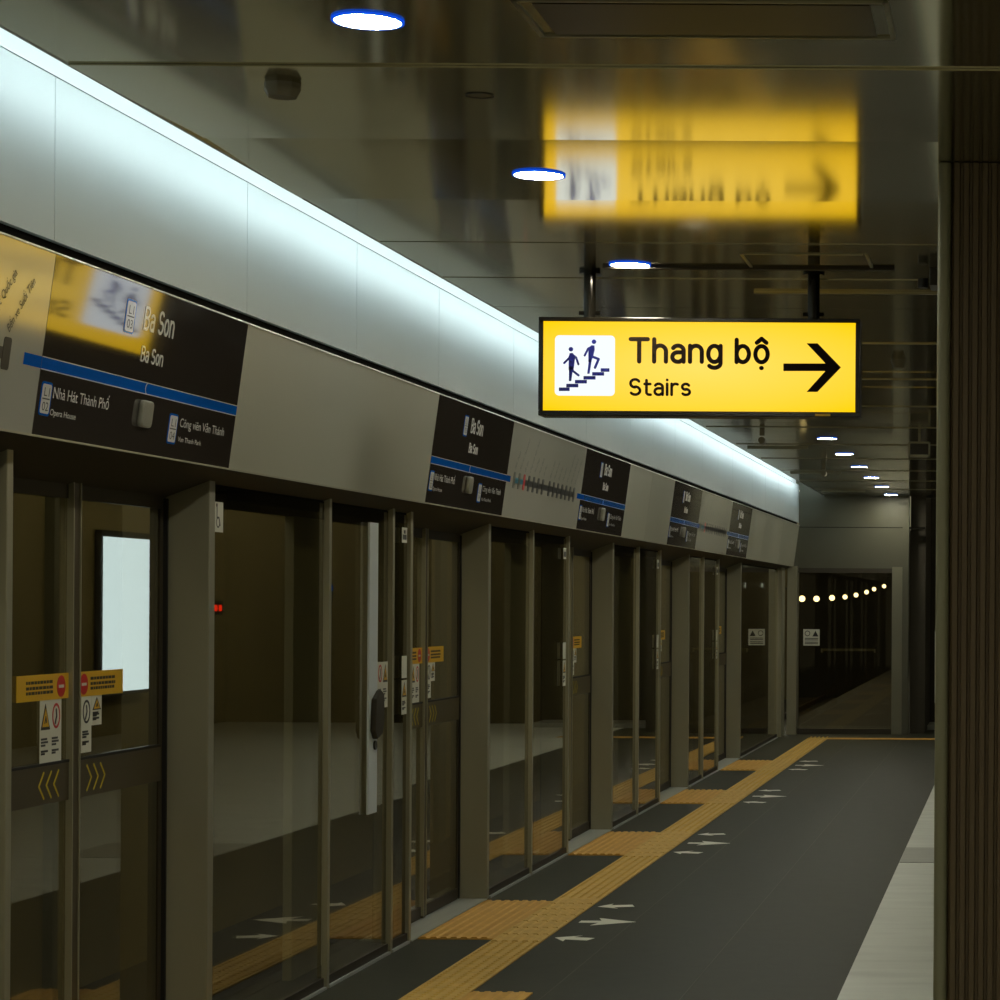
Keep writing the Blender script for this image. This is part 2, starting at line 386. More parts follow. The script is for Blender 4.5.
for i, (a, b) in enumerate(DARK):
    t = ds if i == 0 else copy_tree(ds)
    t['label'] = 'black Ba Son station sign with blue line, %s from the camera' % ['nearest', 'second', 'third', 'fourth', 'fifth'][i]
    t.matrix_world = Matrix.Translation((XFB, a, ZB)) @ WR @ Matrix.Diagonal(((b-a)/1.82, 1, 1, 1))
NAMES = ['Bến Thành', 'Nhà hát Thành phố', 'Ba Son', 'Công viên Văn Thánh', 'Tân Cảng', 'Thảo Điền', 'An Phú', 'Rạch Chiếc', 'Phước Long',
         'Bình Thái', 'Thủ Đức', 'Khu Công nghệ cao', 'Đại học Quốc gia', 'Bến xe Suối Tiên']
def route_map():
    t = thing('route_map_sign', '', 'sign', group='silver route map signs on the fascia')
    bx('panel', M['signsilver'], (.002, 2.348, 0, LEN, -.03, .001), t)
    bx('line_band', M['blue'], (.002, .10, .197, .232, .001, .002), t); bx('line_band', M['blue'], (2.22, 2.348, .197, .232, .001, .002), t)
    us = [.205+.140*i + (.07 if i > 6 else 0) for i in range(14)]
    bx('route_line', M['ink_dark'], (us[2], us[-1], .197, .232, .001, .0016), t)
    MB().box(us[0], us[2]-.02, .199, .230, .001, .0018).build('travelled_line', M['ink_teal'], t)
    for i, u in enumerate(us):
        c = M['ink_dark'] if i != 2 else M['ink_red']
        MB().prism(rrect(u-.026, u+.026, .168, .262, .010), .001, .0024).build('station_mark', c if i > 1 else M['ink_grey'], t)
        text(NAMES[i], .031, u, .275, .002, M['ink_dark'], t, wx=.72, rot=R(50))
    return t
rm = route_map()
for i, (a, b) in enumerate(MAPS):
    t = rm if i == 0 else copy_tree(rm)
    t['label'] = ['silver route map sign at left edge of view reflecting yellow', 'silver route map sign between second and third black station signs', 'silver route map sign between fourth and fifth black station signs'][i]
    t.matrix_world = Matrix.Translation((XFB, a, ZB)) @ WR @ Matrix.Diagonal(((b-a)/2.35, 1, 1, 1))
# trims and soffit of the fascia
mb = MB(); mb.prism([(XFT-.004, ZT), (XFT+.006, ZT), (XFT+.006, ZT+.005), (XFT-.004, ZT+.005)], YN, YE, 'y')
struct('trim_8', mb, M['trim'])
struct('trim_9', MB().box(-2.90, -2.885, YN, YE, ZT-.02, ZU0+.03), M['black'])
mb = MB(); mb.box(XFB-.004, XFB+.004, YN, YE, ZB-.006, ZB); struct('trim_10', mb, M['edge'])
mb = MB(); mb.prism([(XFB-.004, ZB-.002), (XFB-.004, ZB+.02), (-3.30, ZB+.02), (-3.30, 2.09), (XD-.02, 2.09)], YN, YE, 'y')
struct('trim_11', mb, M['bronze'])
struct('trim_12', MB().box(-2.96, -2.93, YN, YE, ZB+.02, ZU1), M['black'])
struct('trim_13', MB().box(-3.3, -2.96, YN, YE, ZB+.3, 3.95), M['black'])

# ------------------------------------------------------------ platform screen: piers, glass screens, sliding doors
DOORS = [(7.40, 9.20), (12.31, 14.07), (16.64, 18.40), (20.92, 22.68), (25.02, 26.97)]
pw = ['nearest', 'second', 'third', 'fourth', 'fifth']
for i, (a, b) in enumerate(DOORS):
    o = MB().box(XD-.005, XF, b, b+.065, 0, 2.2).build('screen_pier', M['alu'], bevel=.003)
    tag(o, 'tall grey metal pier at far side of the %s doorway' % pw[i], 'pier', 'grey piers of the platform screen')
    bx('rubber_seal', M['seal'], (XD-.02, XD+.006, b-.012, b, 0, 2.09), o)
    o2 = MB().box(XD-.02, XF, a-.045, a, 0, 2.2).build('door_jamb', M['edge'], bevel=.003)
    tag(o2, 'narrow metal jamb at near side of the %s doorway' % pw[i], 'door jamb', 'near side door jambs')
    s = bx('door_sill', M['sill'], (XD-.1, XF+.004, a+.002, b-.002, .0, .006))
    tag(s, 'brushed steel sill across the %s doorway' % pw[i], 'sill', 'steel door sills')
# sticker makers: t is a thing whose local frame has x along Y, y up, z out
def warn_sticker(par, u0, u1, v0, v1, kinds, name='warning_sticker'):
    s = MB().box(u0, u1, v0, v1, 0, .0012).build(name, M['sticker'], par)
    n = len(kinds); wc = (u1-u0)/n; ph = min((v1-v0)*.5, .10)
    for i, kd in enumerate(kinds):
        cx = u0+wc*(i+.5); cy = v1-ph*.55
        if kd == 'tri':
            mb = MB(); tri(mb, cx, cy, wc*.86, ph*.86, .0012, .0020); mb.build('triangle_border', M['ink_black'], s)
            mb = MB(); tri(mb, cx, cy-.002, wc*.62, ph*.62, .0020, .0028); mb.build('triangle', M['yellow_lab'], s)
            mb = MB(); mb.stroke([(cx-.008, cy-ph*.2), (cx, cy), (cx+.006, cy-ph*.18)], .006, .0028, .0034); mb.build('pictogram', M['ink_black'], s)
        else:
            r = wc*.36
            MB().ring(cx, cy, r*.80, r, .0012, .0022, ey=(ph*.42)/r if r else 1).build('prohibition_ring', M['ink_red'] if n > 1 else M['ink_black'], s)
            mb = MB(); mb.stroke([(cx, cy+ph*.2), (cx+.004, cy), (cx-.008, cy-ph*.24)], .009, .0012, .0020); mb.build('pictogram', M['ink_black'], s)
        if v1-v0 > ph*1.4:
            mb = MB()
            for j, (vv, ll) in enumerate(((.25, .7), (.36, .8), (.47, .5), (.68, .8), (.77, .45))):
                yy = v1-ph*1.15-(v1-v0-ph*1.15)*vv+.01
                mb.box(cx-wc*.4, cx-wc*.4+wc*.8*ll, yy-.0035, yy+.0035, .0012, .0018)
            mb.build('small_print', M['ink_dark'], s)
    return s
def chevrons(par, u0, s_):
    mb = MB()
    for i in range(3):
        u = u0+s_*i*.062; mb.stroke([(u, .041), (u+s_*.042, 0), (u, -.041)], .009, .0, .001)
    return mb
def leaf(side, wd):
    # local frame: x from the closing edge outward (side=-1 towards the camera), y up, z out; origin at closing edge on floor
    t = thing('sliding_door', '', 'door', group='glass sliding doors of the platform screen')
    X = lambda a, b: (min(side*a, side*b), max(side*a, side*b))
    fr = MB()
    a, b = X(.0, .028); fr.box(a, b, .008, 2.12, -.018, .014)
    fr.build('closing_stile', M['rail'], t)
    a, b = X(.028, .036); MB().box(a, b, .02, 2.12, -.03, .018).build('closing_edge', M['edge'], t)
    a, b = X(wd-.03, wd); MB().box(a, b, .008, 2.12, -.04, .0).build('outer_stile', M['bronze'], t)
    a, b = X(.036, wd-.03)
    MB().box(a, b, 2.05, 2.12, -.03, .0).build('top_rail', M['bronze'], t)
    MB().box(a, b, .008, .07, -.03, .004).build('bottom_rail', M['bronze'], t)
    mr = MB().box(a, b, 1.036, 1.163, -.02, .006).build('mid_rail', M['rail'], t)
    MB().box(a, b, 1.163, 1.172, -.02, .008).build('rail_shadow_gap', M['seal'], mr)  # dark line along the top of the mid rail
    MB().box(a, b, 1.172, 2.05, -.012, -.004).build('upper_glass', M['glass'], t)
    MB().box(a, b, .07, 1.036, -.012, -.004).build('lower_glass', M['glass'], t)
    mb = MB()
    for i in range(3):
        u = side*(.125+i*.062); mb.stroke([(u, 1.140), (u+side*.040, 1.098), (u, 1.056)], .008, .006, .0072)
    mb.build('chevron_marks', M['chev'], t)
    # yellow notice
    a, b = X(.026, .465)
    lb = MB().box(a, b, 1.378, 1.463, .002, .0036); lb = lb.build('door_notice', M['yellow_lab'], t); lb['label'] = 'yellow notice band with red no entry mark'
    cx = side*.10
    MB().disc(cx, 1.42, .036, .0036, .0044).build('no_entry_disc', M['ink_red'], lb)
    MB().box(cx-.022, cx+.022, 1.415, 1.425, .0044, .005).build('no_entry_bar', M['ink_white'], lb)
    mb = MB(); xs = sorted((side*.16, side*.39))
    for j, vv in enumerate((1.438, 1.420, 1.404)):
        u = xs[0]
        while u < xs[1]-.01:
            l = .012+.018*random.random()
            mb.box(u, min(u+l, xs[1]), vv-.005, vv+.005, .0036, .0042); u += l+.005
    mb.build('notice_print', M['bronze'], lb)
    return t
def place(t, y, x=XD, z=0.0): t.matrix_world = Matrix.Translation((x, y, z)) @ wallrot()
lf = leaf(-1, .88); MB
# stickers on the leaves: left leaf one wide sticker, right leaf a tall and a short one
def sub(mbname): pass
h = thing('tmp', '', ''); bpy.data.objects.remove(h)
warn_sticker(lf, -.27, -.09, 1.17, 1.378, ['tri', 'ring'])
rf = leaf(1, .88)
warn_sticker(rf, .085, .176, 1.185, 1.378, ['ring']); warn_sticker(rf, .178, .27, 1.275, 1.378, ['tri'])
for tt in (lf, rf):
    for c in tt.children:
        if c.name.startswith('warning_sticker'):
            c.location.z = -.003 if False else .0
for i, (a, b) in enumerate(DOORS):
    c = (a+b)/2 - (.02 if i == 0 else 0)
    l_ = lf if i == 0 else copy_tree(lf); r_ = rf if i == 0 else copy_tree(rf)
    l_['label'] = 'glass sliding door leaf on the near side of the %s doorway' % pw[i]
    r_['label'] = 'glass sliding door leaf on the far side of the %s doorway' % pw[i]
    sc_ = (b-a)/1.80
    l_.matrix_world = Matrix.Translation((XD, c, 0)) @ wallrot() @ Matrix.Diagonal((1.0 if i == 0 else sc_, 1, 1, 1))
    r_.matrix_world = Matrix.Translation((XD, c, 0)) @ wallrot() @ Matrix.Diagonal((1.0 if i == 0 else sc_, 1, 1, 1))

def screen(y0, y1, label, stickers=(), mull=True, solid=False):
    t = thing('glass_screen', label, 'glass screen', (XF, y0, 0), 'fixed glass screens', wallrot())
    wd = y1-y0
    MB().box(.0, wd, .05, 2.14, -.03, -.018).build('glass_pane', M['glass'], t)
    MB().box(.0, wd, 0, .05, -.05, -.006).build('base_rail', M['bronze'], t)
    MB().box(.0, wd, 0, .012, -.006, .008).build('base_trim', M['sill'], t)
    MB().box(.0, wd, 2.10, 2.19, -.05, -.022).build('top_rail', M['black'], t)
    if mull: MB().box(wd+.012, wd+.050, 0, 2.18, -.02, .004).build('mullion', M['edge'], t)
    return t
s0 = screen(4.4, 7.34, 'fixed glass screen left of the nearest doorway', mull=False)
s1 = screen(9.27, 10.78, 'wide fixed glass screen right of the nearest pier with wheelchair sticker')
mb = MB().box(.02, .135, 1.970, 2.085, -.017, -.0155).build('wheelchair_sticker', M['sticker'], s1)
pc = MB(); pc.ring(.075, 2.007, .016, .021, -.0155, -.0148, n=20); pc.stroke([(.062, 2.065), (.062, 2.025), (.085, 2.025), (.098, 1.997)], .007, -.0155, -.0148); pc.disc(.06, 2.072, .008, -.0155, -.0148, n=12)
pc.build('wheelchair_pictogram', M['ink_black'], mb)
s2 = screen(10.83, 11.88, 'glass emergency door with lock stile between the two nearest doorways')
ls = MB().box(.64, .79, .71, 2.08, -.006, .004).build('lock_stile', mat('lock_stile_pale', (228, 238, 244), .35, .1), s2); ls['label'] = 'pale lock stile of the emergency door'  # bright streak in the door glass put into a strip's pale colour
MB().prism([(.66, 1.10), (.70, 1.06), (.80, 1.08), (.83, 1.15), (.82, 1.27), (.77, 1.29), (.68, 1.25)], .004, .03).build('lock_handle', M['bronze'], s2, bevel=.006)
MB().disc(.74, 1.03, .022, .004, .012).build('lock_cylinder', M['ink_dark'], s2)
warn_sticker(s2, .80, .99, 1.20, 1.42, ['ring', 'tri'])['label'] = 'white warning sticker beside the lock'
s3 = screen(11.93, 12.26, 'narrow screen panel with a column of stickers before the second doorway', mull=False)
MB().box(.01, .32, .06, 2.1, -.045, -.035).build('backing_panel', mat('narrow_backing', (98, 96, 76), .5, .2), s3)
a = warn_sticker(s3, .16, .26, 1.15, 1.32, ['tri']); MB().box(.16, .26, 1.33, 1.44, 0, .0012).build('instruction_sticker', M['sticker'], s3)
MB().box(.15, .25, 2.00, 2.075, 0, .0012).build('number_sticker', M['sticker'], s3)
mb = MB(); mb.box(.165, .235, 2.015, 2.04, .0012, .002); mb.box(.185, .215, 2.045, 2.062, .0012, .002); mb.build('number_print', M['ink_dark'], s3)
def small_stickers(t, wd):
    warn_sticker(t, wd-.20, wd-.10, 1.15, 1.32, ['tri']); MB().box(wd-.20, wd-.10, 1.33, 1.44, 0, .0012).build('instruction_sticker', M['sticker'], t)
    q = MB().box(wd-.20, wd-.10, 2.00, 2.075, 0, .0012).build('number_sticker', M['sticker'], t)
    MB().box(wd-.185, wd-.115, 2.015, 2.05, .0012, .002).build('number_print', M['ink_dark'], q)
for (y0, ym, y1), lb in zip(((14.14, 15.33, 16.59), (18.47, 19.65, 20.87), (22.75, 23.73, 24.97)), ('second', 'third', 'fourth')):
    screen(y0, ym, 'fixed glass screen right beside the %s pier' % lb)
    q = screen(ym+.05, y1, 'fixed glass screen with small stickers one panel past the %s pier' % lb, mull=False)
    small_stickers(q, y1-ym-.05)
se = screen(27.04, 31.2, 'long fixed glass screen between the fifth pier and end wall')
tag(MB().box(-3.12, -3.0, 31.35, 31.8, 0, 2.2).build('end_post', M['alu']), 'grey end post of the left glass screen', 'post')
tag(MB().box(-2.99, -2.865, 32.0, YE+.2, 0, 2.2).build('corner_post', M['alu']), 'grey corner post where left screen meets end wall', 'post')
# rear posts behind the glass on the track side
for i, (y0, y1) in enumerate(((10.97, 11.52), (15.70, 16.42), (20.0, 20.7), (24.1, 24.7))):
    tag(MB().box(-3.29, -3.25, y0+.05, y1, 0, 2.2).build('rear_post', mat('rear_post_grey', (205, 204, 184), .5, .0) if i == 0 else bpy.data.materials['rear_post_grey']),
        'dim grey post behind the glass past the %s doorway' % pw[i], 'post', 'rear posts behind the glass')

# ------------------------------------------------------------ end wall
ew = MB(); ew.box(-2.95, -1.41, YE, YE+.12, 2.18, 2.712); ew.box(XU, -1.41, YE, YE+.12, 2.722, ZC+.1)
ew.box(-2.93, XCE+.3, YE, YE+.12, ZC+.1, 3.95)
struct('wall_end', ew, M['endwall'])
struct('trim_14', MB().box(-2.86, -1.2, YE+.01, YE+.1, 2.70, 2.73), M['black'])
struct('trim_15', MB().box(-1.2, XR, YE, YE+.1, ZC-.02, 3.7), M['dark'])
eg = thing('end_glass_screen', 'large dark glass screen across the platform end under grey panels', 'glass screen', (-2.865, YE, 0))
bx('glass_pane', M['endglass'], (.01, 1.235, .03, .045, .05, 2.18), eg)
bx('base_rail', M['bronze'], (.0, 1.235, .0, .08, 0, .07), eg); bx('top_rail', M['bronze'], (.0, 1.235, .0, .08, 2.12, 2.18), eg)
bx('hand_rail', M['alu'], (.3, 1.02, .10, .13, 1.09, 1.12), eg)
for x_ in (.3, 1.0): bx('rail_bracket', M['alu'], (x_, x_+.02, .045, .11, 1.07, 1.12), eg)
sk = bx('warning_sticker', M['sticker'], (.07, .285, .018, .03, 1.16, 1.375), eg)
mb = MB(); mb.ring(.125, 1.32, .027, .036, .017, .018, 'y'); mb.prism([(.19, 1.28), (.27, 1.28), (.23, 1.355)], .017, .018, 'y'); mb.build('pictogram', M['ink_dark'], sk)
mb = MB()
for zz in (1.255, 1.235, 1.205, 1.185): mb.box(.09, .265, .0165, .018, zz-.005, zz+.005)
mb.build('small_print', M['ink_dark'], sk)
ep = thing('end_wall_post', 'grey two step post right of the end glass screen', 'post', (-1.63, YE, 0))
bx('front_cheek', mat('end_post_grey', (112, 110, 92), .45, .2), (0, .135, -.02, .15, 0, 2.2), ep); bx('rear_cheek', M['endwall'], (.135, .22, -.012, .2, 0, ZC-.001), ep)
tag(bx('dark_step', M['stone_d'], (-1.2, .5, 33.4, 34.4, 0, .06)), 'low step in the dark recess right of end wall', 'step')
st = bx('tactile_crossing', M['tact2'], (-2.375, -.3, 30.95, 31.22, 0, .006))
tag(st, 'thin yellow tactile strip running across the far platform end', 'tactile paving')

# ------------------------------------------------------------ tactile paving and arrows
def dome(mb, x, y, r=.012, h=.005, z=.006):
    n = 8
    lo = [mb.bm.verts.new((x+r*math.cos(2*math.pi*i/n), y+r*math.sin(2*math.pi*i/n), z)) for i in range(n)]
    hi = [mb.bm.verts.new((x+r*.6*math.cos(2*math.pi*i/n), y+r*.6*math.sin(2*math.pi*i/n), z+h)) for i in range(n)]
    mb.bm.faces.new(hi)
    for i in range(n): mb.bm.faces.new((lo[i], lo[(i+1) % n], hi[(i+1) % n], hi[i]))
X0, X1 = -2.633, -2.375; TW = (X1-X0)
strips = [(7.4, 9.2), (12.40, 13.97), (16.56, 18.2), (20.85, 22.35), (25.05, 26.6)]
band = MB(); y = 3.0
while y < 31.2:
    y2 = min(y+TW, 31.2); cross = any(a-.1 <= (y+y2)/2 <= b+.1 for a, b in strips)
    band.box(X0, X1, y, y2-.002, -.005, .006)
    if cross:
        for j in range(5):
            x = X0+TW*(j+.5)/5; band.prism([(x-.018, .006), (x+.018, .006), (x+.011, .0115), (x-.011, .0115)], y+.008, y2-.01, 'y')
    else:
        for j in range(5):
            for q in range(5): dome(band, X0+TW*(j+.5)/5, y+TW*(q+.5)/5)
    y += TW
tag(band.build('tactile_strip', M['tact']), 'long yellow tactile strip running beside the screen doors to the far end', 'tactile paving')
for i, (a, b) in enumerate(strips):
    mb = MB(); mb.box(XF+.012, X0-.002, a, b, -.005, .006)
    n = int((X0-XF)/.052)
    for j in range(n):
        x = XF+.03+.0515*j+.008; yy = a
        while yy < b-.05:
            y2 = b; mb.prism([(x-.019, .006), (x+.019, .006), (x+.012, .012), (x-.012, .012)], yy+.008, y2-.008, 'y'); yy = y2
    tag(mb.build('tactile_pad', M['tact2']), 'orange ribbed tactile pad in front of the %s doorway' % pw[i], 'tactile paving', 'ribbed pads in front of the doors')
mb = MB(); mb.box(X1+.002, -2.10, 10.38, 10.70, -.005, .006)
for j in range(5): mb.prism([(X1+.03+.05*j-.018, .006), (X1+.03+.05*j+.018, .006), (X1+.03+.05*j+.011, .0115), (X1+.03+.05*j-.011, .0115)], 10.39, 10.69, 'y')
tag(mb.build('tactile_branch', M['tact2']), 'short orange tactile branch at the bottom edge pointing right', 'tactile paving')
def arrow(cx, cy, ang, big, label, grp):
    # local +x is where it points
    if big: pts = [(-.15, -.04), (-.04, -.04), (-.07, -.15), (.15, 0), (-.07, .15), (-.04, .04), (-.15, .04)]
    else: pts = [(.11, 0), (.01, .11), (.03, .045), (-.09, .045), (-.09, -.045), (.03, -.045), (.01, -.11)]
    mb = MB().prism(pts, 0, .0012); o = mb.build('floor_arrow', M['white_paint'])
    o.location = (cx, cy, .0); o.rotation_euler.z = ang
    tag(o, label, 'floor arrow', grp)
for i, (a, b) in enumerate(strips):
    if i == 0: continue
    c = (DOORS[i][0]+DOORS[i][1])/2-.05
    arrow(-2.175, c-.02, 0, True, 'large white arrow pointing away from the %s doorway' % pw[i], 'white floor arrows')
    arrow(-2.235, c-.68, R(180-16), False, 'small white boarding arrow on near side before the %s doorway' % pw[i], 'white floor arrows')
    arrow(-2.235, c+.66, R(180+16), False, 'small white boarding arrow on far side before the %s doorway' % pw[i], 'white floor arrows')

# ------------------------------------------------------------ column
cl = thing('column', 'big dark brown fluted column at the right edge of view', 'column', (-.259, 7.87, 0))
mb = MB(); pts = [(.045, 1.0), (.045, .02)]
x = .05
while x < .95:
    pts += [(x, .012), (x+.004, 0), (x+.020, 0), (x+.024, .012)]; x += .030
pts += [(.955, .02), (.955, 1.0)]
mb.prism([(a, b) for a, b in pts], 0, ZC, 'z'); mb.build('fluted_cladding', M['column'], cl)
for xx in (0, .95):
    MB().prism(rrect(xx, xx+.043, .0, 1.0, .018), 0, ZC).build('edge_strip', M['column_edge'], cl)
MB().prism(rrect(-.012, 0, .35, .5, .003), 1.38, 1.62).build('wall_plate', M['sticker'], cl)['label'] = 'small pale plate on the column edge'

# ------------------------------------------------------------ the hanging stairs sign
SX, SY = -2.04, 10.43; SZ = 2.505; SW, SH = 1.37, .42
sg = thing('stairs_sign', 'lit yellow hanging sign reading Thang bo Stairs with right arrow', 'sign', (SX, SY, SZ))
FX = Matrix.Rotation(R(90), 4, 'X')
fr = MB(); fr.box(0, SW, 0, .14, 0, .022); fr.box(0, SW, 0, .14, SH-.018, SH); fr.box(0, .02, 0, .14, .022, SH-.018); fr.box(SW-.02, SW, 0, .14, .022, SH-.018)
fr.build('frame', M['frame_black'], sg, bevel=.003)
bx('front_face', M['face_yellow'], (.02, SW-.02, .008, .02, .022, SH-.018), sg)
bx('back_face', M['face_yellow'], (.02, SW-.02, .12, .132, .022, SH-.018), sg)
bx('corner_tab', M['yellow_lab'], (1.18, 1.245, -.002, .02, .004, .014), sg)
def uv(x, y): return ((x-538)/235.0, (415.6+.0065*(x-538)-y)/235.0)
def c1(x, y): return uv(520+x/2.778, 260+y/2.778)
def c4(x, y): return uv(550+x/12.5, 330+y/12.5)
a = c4(55, 820); b = c4(805, 70)
MB().prism(rrect(a[0], b[0], a[1], b[1], .018), .0055, .008, 'y').build('pictogram_panel', M['face_white'], sg)
pg = MB()
def st4(pts, w_): pg.stroke([c4(*p) for p in pts], (w_+6)/12.5/235, .0035, .0055, 'y')
def pl4(pts): pg.prism([c4(*p) for p in pts], .0034, .0055, 'y')
for hx, hy in ((255, 241), (543, 148)): q = c4(hx, hy); pg.disc(q[0], q[1], 28/12.5/235, .0035, .0055, 'y', 20)
pl4([(240, 290), (282, 290), (308, 350), (290, 500), (228, 500), (228, 350)])
st4([(262, 300), (320, 345), (350, 430)], 20); st4([(250, 310), (235, 350), (172, 415)], 20)
pl4([(232, 470), (285, 470), (262, 640), (232, 640)]); st4([(265, 500), (352, 568)], 22)
pl4([(506, 194), (549, 194), (552, 250), (534, 330), (510, 400), (474, 400), (474, 260)])
st4([(525, 205), (470, 235), (428, 320)], 20); st4([(525, 335), (603, 365), (558, 472)], 25)
pl4([(480, 380), (516, 380), (490, 548), (462, 548)])
xs = [108, 200, 308, 415, 523, 630, 738]; ys = [720, 674, 626, 577, 528, 480]
for i in range(6):
    e = 42 if i < 5 else 0
    pl4([(xs[i], ys[i]), (xs[i+1]+e, ys[i]), (xs[i+1]+e, ys[i]+44), (xs[i], ys[i]+44)])
pg.build('stairs_pictogram', M['face_navy'], sg)
p = c1(302, 288); pe = c1(693, 288); stroke_text('Thang bộ', 74/2.778/235, p[0]+.006, p[1], pe[0]-p[0]-.015, .0182, .0045, .0075, 'y', M['face_ink'], sg)
p = c1(302, 378); pe = c1(476, 378); stroke_text('Stairs', 50/2.778/235, p[0]+.004, p[1], pe[0]-p[0]-.012, .0118, .0045, .0075, 'y', M['face_ink'], sg)
MB().prism([c1(*q) for q in ((731, 288), (848, 288), (795, 232), (826, 232), (891, 299), (826, 367), (796, 367), (848, 309), (731, 309))], .0045, .0075, 'y').build('arrow', M['face_ink'], sg)
for hx in (.205, 1.165):
    h = MB().disc(hx, .07, .026, SH, ZC-SZ, 'z', 20); h = h.build('hanger', M['hanger'], sg, smooth=False)
    MB().disc(hx, .07, .045, ZC-SZ-.012, ZC-SZ-.0, 'z', 20).build('ceiling_rose', M['hanger'], h)
    for s_ in (-1, 1): MB().disc(.07, SH+.025, .009, hx+s_*.026, hx+s_*.045, 'x', 10).build('bolt', M['hanger'], h)
tag(bx('ceiling_channel', M['bronze'], (-1.75, -.52, 10.32, 10.36, ZC-.012, ZC+.002)), 'dark narrow ceiling channel in front of the sign hangers', 'channel')

# ------------------------------------------------------------ ceiling fittings
dl = thing('downlight', '', 'downlight', group='round ceiling downlights')
MB().ring(0, 0, .080, .0875, -.005, .002, n=40).build('rim', M['rim'], dl)  # colour fringe around the lamp, painted as a glowing blue ring
MB().disc(0, 0, .0805, -.004, .0015, n=40).build('lamp', M['lamp'], dl)
n = 0
for k in range(-3, 13):
    t = dl if k == -3 else copy_tree(dl); t.location = (-1.592 if k < 2 else -1.628, 5.985+2.145*k-(.3 if k == 6 else 0), ZC-.001)
    t['label'] = ('round ceiling downlight, %s in the visible row counted from the camera' % ORD[k]) if k >= 0 else 'round ceiling downlight before the visible row, %s behind its first lamp' % ['third', 'second', 'first'][k+3]
    if 2 < k < 7: t['label'] = 'round ceiling downlight hidden behind the stairs sign, %s of four' % ORD[k-3].replace('nearest', 'first')
for k in range(-1, 7):  # row out of view, added to brighten the platform
    t = copy_tree(dl); t.location = (1.9, 4.0+4.24*k, ZC-.001); t['label'] = 'round ceiling downlight right of the column, %s in its row' % ORD[k+1]
    t['group'] = 'right hand row of downlights'
sm = thing('smoke_detector', 'octagonal smoke detector on the ceiling near top left', 'detector', (-2.02, 6.72, ZC))
MB().disc(0, 0, .048, -.018, 0, n=8, r2=.052).build('base', M['plastic'], sm)
MB().disc(0, 0, .040, -.040, -.018, n=8, r2=.052).build('sensor_cap', M['plastic'], sm)
cs = thing('ceiling_sensor', 'flush round ceiling sensor between downlight and yellow reflection', 'sensor', (-1.51, 6.86, ZC))
MB().ring(0, 0, .034, .040, -.004, .001).build('ring', M['dplastic'], cs); MB().disc(0, 0, .034, -.002, .001).build('lens', M['plastic'], cs)
hv = thing('air_grille', 'dark rectangular air grille in ceiling at top of view', 'air grille', (-1.155, 5.80, ZC))
bx('grille_panel', M['dplastic'], (0, .80, 0, .31, -.004, .002), hv)
mb = MB(); mb.box(-.04, .84, -.03, -.018, -.005, .002); mb.box(-.04, .84, .328, .34, -.005, .002); mb.box(-.045, -.033, -.03, .34, -.005, .002); mb.box(.833, .845, -.03, .34, -.005, .002); mb.build('frame', M['ceil_lip'], hv)
h2 = thing('access_hatch', 'thin framed ceiling access hatch above the stairs sign', 'hatch', (-1.13, 9.93, ZC))
mb = MB(); mb.box(0, .50, 0, .012, -.005, .002); mb.box(0, .52, .43, .442, -.005, .002); mb.box(0, .012, 0, .442, -.005, .002); mb.box(.508, .52, 0, .442, -.005, .002); mb.build('frame', M['ceil_lip'], h2)
bx('hatch_panel', M['ceiling'], (.012, .508, .012, .43, -.002, .002), h2)
sl = tag(bx('ceiling_slot_strip', M['ceil_lip'], (-1.20, 1.5, 11.13, 11.15, ZC-.011, ZC+.002)), 'thin strip across the ceiling just right above the stairs sign', 'ceiling strip')
sp = thing('ceiling_speaker', 'dark box speaker on ceiling beside the column top', 'speaker', (-.375, 10.35, ZC))
MB().prism(rrect(0, .13, 0, .2, .01), -.07, 0).build('body', M['dplastic'], sp, bevel=.004); MB().disc(-.03, .1, .022, -.07, -.03, 'z', 16).build('side_lens', M['dplastic'], sp)
sd = thing('ceiling_dome', 'tiny dome fitting on the ceiling right of the stairs sign', 'dome fitting', (-.69, 14.2, ZC))
MB().disc(0, 0, .03, -.05, 0, n=16, r2=.045).build('dome', M['plastic'], sd)
hs = thing('hanging_sign_box', 'small unlit hanging sign frame far back near the column', 'sign', (-.90, 20.3, ZC-.20))
mb = MB(); mb.box(0, .18, 0, .06, 0, .022); mb.box(0, .18, 0, .06, .115, .13); mb.box(0, .015, 0, .06, 0, .13); mb.box(.165, .18, 0, .06, 0, .13); mb.build('frame', M['alu'], hs)
bx('face', M['dplastic'], (.015, .165, .02, .04, .02, .115), hs); bx('hanger', M['alu'], (.08, .10, .02, .04, .13, .20), hs)
for i, (x, y, lb) in enumerate(((-2.08, 20.0, 'small ceiling camera over the light cove left of downlights'), (-1.97, 25.0, 'small ceiling camera farther back left of the downlights'))):
    t = thing('ceiling_camera', lb, 'camera', (x, y, ZC), 'small ceiling cameras')
    MB().prism(rrect(-.02, .02, -.02, .02, .005), -.05, 0).build('bracket', M['plastic'], t); MB().disc(0, -.09, .028, -.05, .10, 'y', 14).build('body', M['plastic'], t)

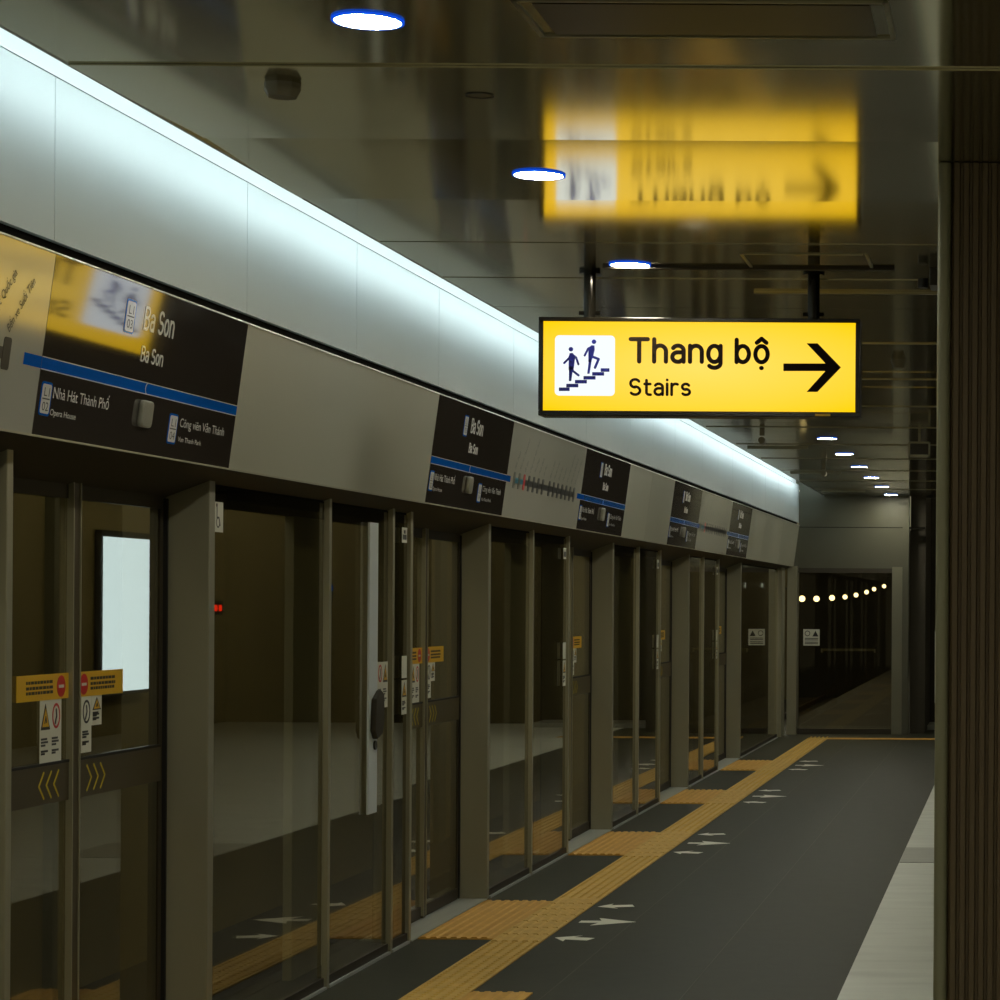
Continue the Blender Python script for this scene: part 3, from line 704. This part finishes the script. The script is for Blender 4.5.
# ------------------------------------------------------------ beyond the glass
lb = thing('track_lightbox', 'glowing pale blank lightbox behind the nearest door glass', 'lightbox', (-6.94, 18.62, 1.0))
bx('case', M['dark'], (-.05, .0, -.03, 1.0, -.03, 1.24), lb); bx('lit_face', M['lightbox'], (0, .012, 0, .97, 0, 1.19), lb)
tt = thing('tunnel_tube_light', 'long tube light high above the track out of view', 'light', (-4.6, 0, 4.1))  # unseen fill added to brighten the tunnel behind the glass
MB().disc(0, 0, .03, 0, 58, 'y', 10).build('tube', emis('tunnel_tube', (244, 238, 212), 28), tt); bx('batten', M['dplastic'], (-.04, .04, 0, 58, .03, .07), tt)
rl = thing('red_signal', 'small red signal lamp behind the glass right of nearest pier', 'signal lamp', (-6.9, 21.06, 1.603))  # glowing stand-in for red lights reflected in the glass
MB().prism(rrect(-.02, .26, -.02, .10, .03), -.05, 0, 'x').build('case', M['dplastic'], rl)
for y_ in (.05, .17): MB().disc(y_, .04, .028, 0, .012, 'x', 16).build('lens', M['redlamp'], rl)
bl = thing('blue_indicator', 'tiny blue indicator lamp behind the glass near first mullion', 'signal lamp', (-6.9, 24.62, 1.81))  # reflected blue point, added behind the glass as a small emitter
MB().prism(rrect(-.03, .13, -.12, .08, .02), -.05, 0, 'x').build('case', M['dplastic'], bl)
MB().disc(.05, .03, .03, 0, .012, 'x', 12).build('lens', M['bluelamp'], bl)
for x, nm in ((-4.4, 'nearer the platform'), (-5.84, 'nearer the far wall')):
    tag(bx('track_rail', M['iron'], (x, x+.07, YN, 75, -1.2, -1.05)), 'steel running rail on the track bed ' + nm, 'rail', 'running rails')
for i, (x, D) in enumerate(((743, 62.8), (760, 67.0), (777, 71.8))):
    t = thing('tunnel_wall_lamp', 'cool white wall lamp in the dark tunnel, %s of three' % ['leftmost', 'middle', 'rightmost'][i], 'tunnel lamp', (-6.99, D, EYE+18/2450*D), 'cool tunnel wall lamps')
    MB().prism(rrect(-.12, .12, -.05, .05, .02), 0, .04, 'x').build('housing', M['dplastic'], t); MB().disc(0, 0, .075, .04, .06, 'x', 16).build('lens', M['cool'], t)
tag(bx('cable_conduit', M['pilaster'], (-6.995, -6.965, 60, 75, 2.15, 2.19)), 'pale conduit linking the tunnel wall lamps', 'conduit')
L8 = ((802, 601), (816.5, 601), (832, 600), (845, 599), (856, 597), (866.5, 594), (874, 591), (884, 588))
pts = []
for i, (x, y) in enumerate(L8):
    D = 36+2*i; P = Vector(((x-1016)*D/2450, D, EYE+(605-y+1)*D/2450)); pts.append(P)
    t = thing('tunnel_lamp', 'warm lamp seen through end glass, %s from the left of the curved string' % ['first', 'second', 'third', 'fourth', 'fifth', 'sixth', 'seventh', 'last'][i], 'tunnel lamp', P, 'warm lamps beyond the end glass')
    MB().disc(0, 0, .045 if i < 3 else .04, -.02, .02, 'y', 14).build('globe', M['warm'], t); MB().box(-.006, .006, -.006, .006, .03, 3.9-P.z).build('drop_rod', M['dark'], t)
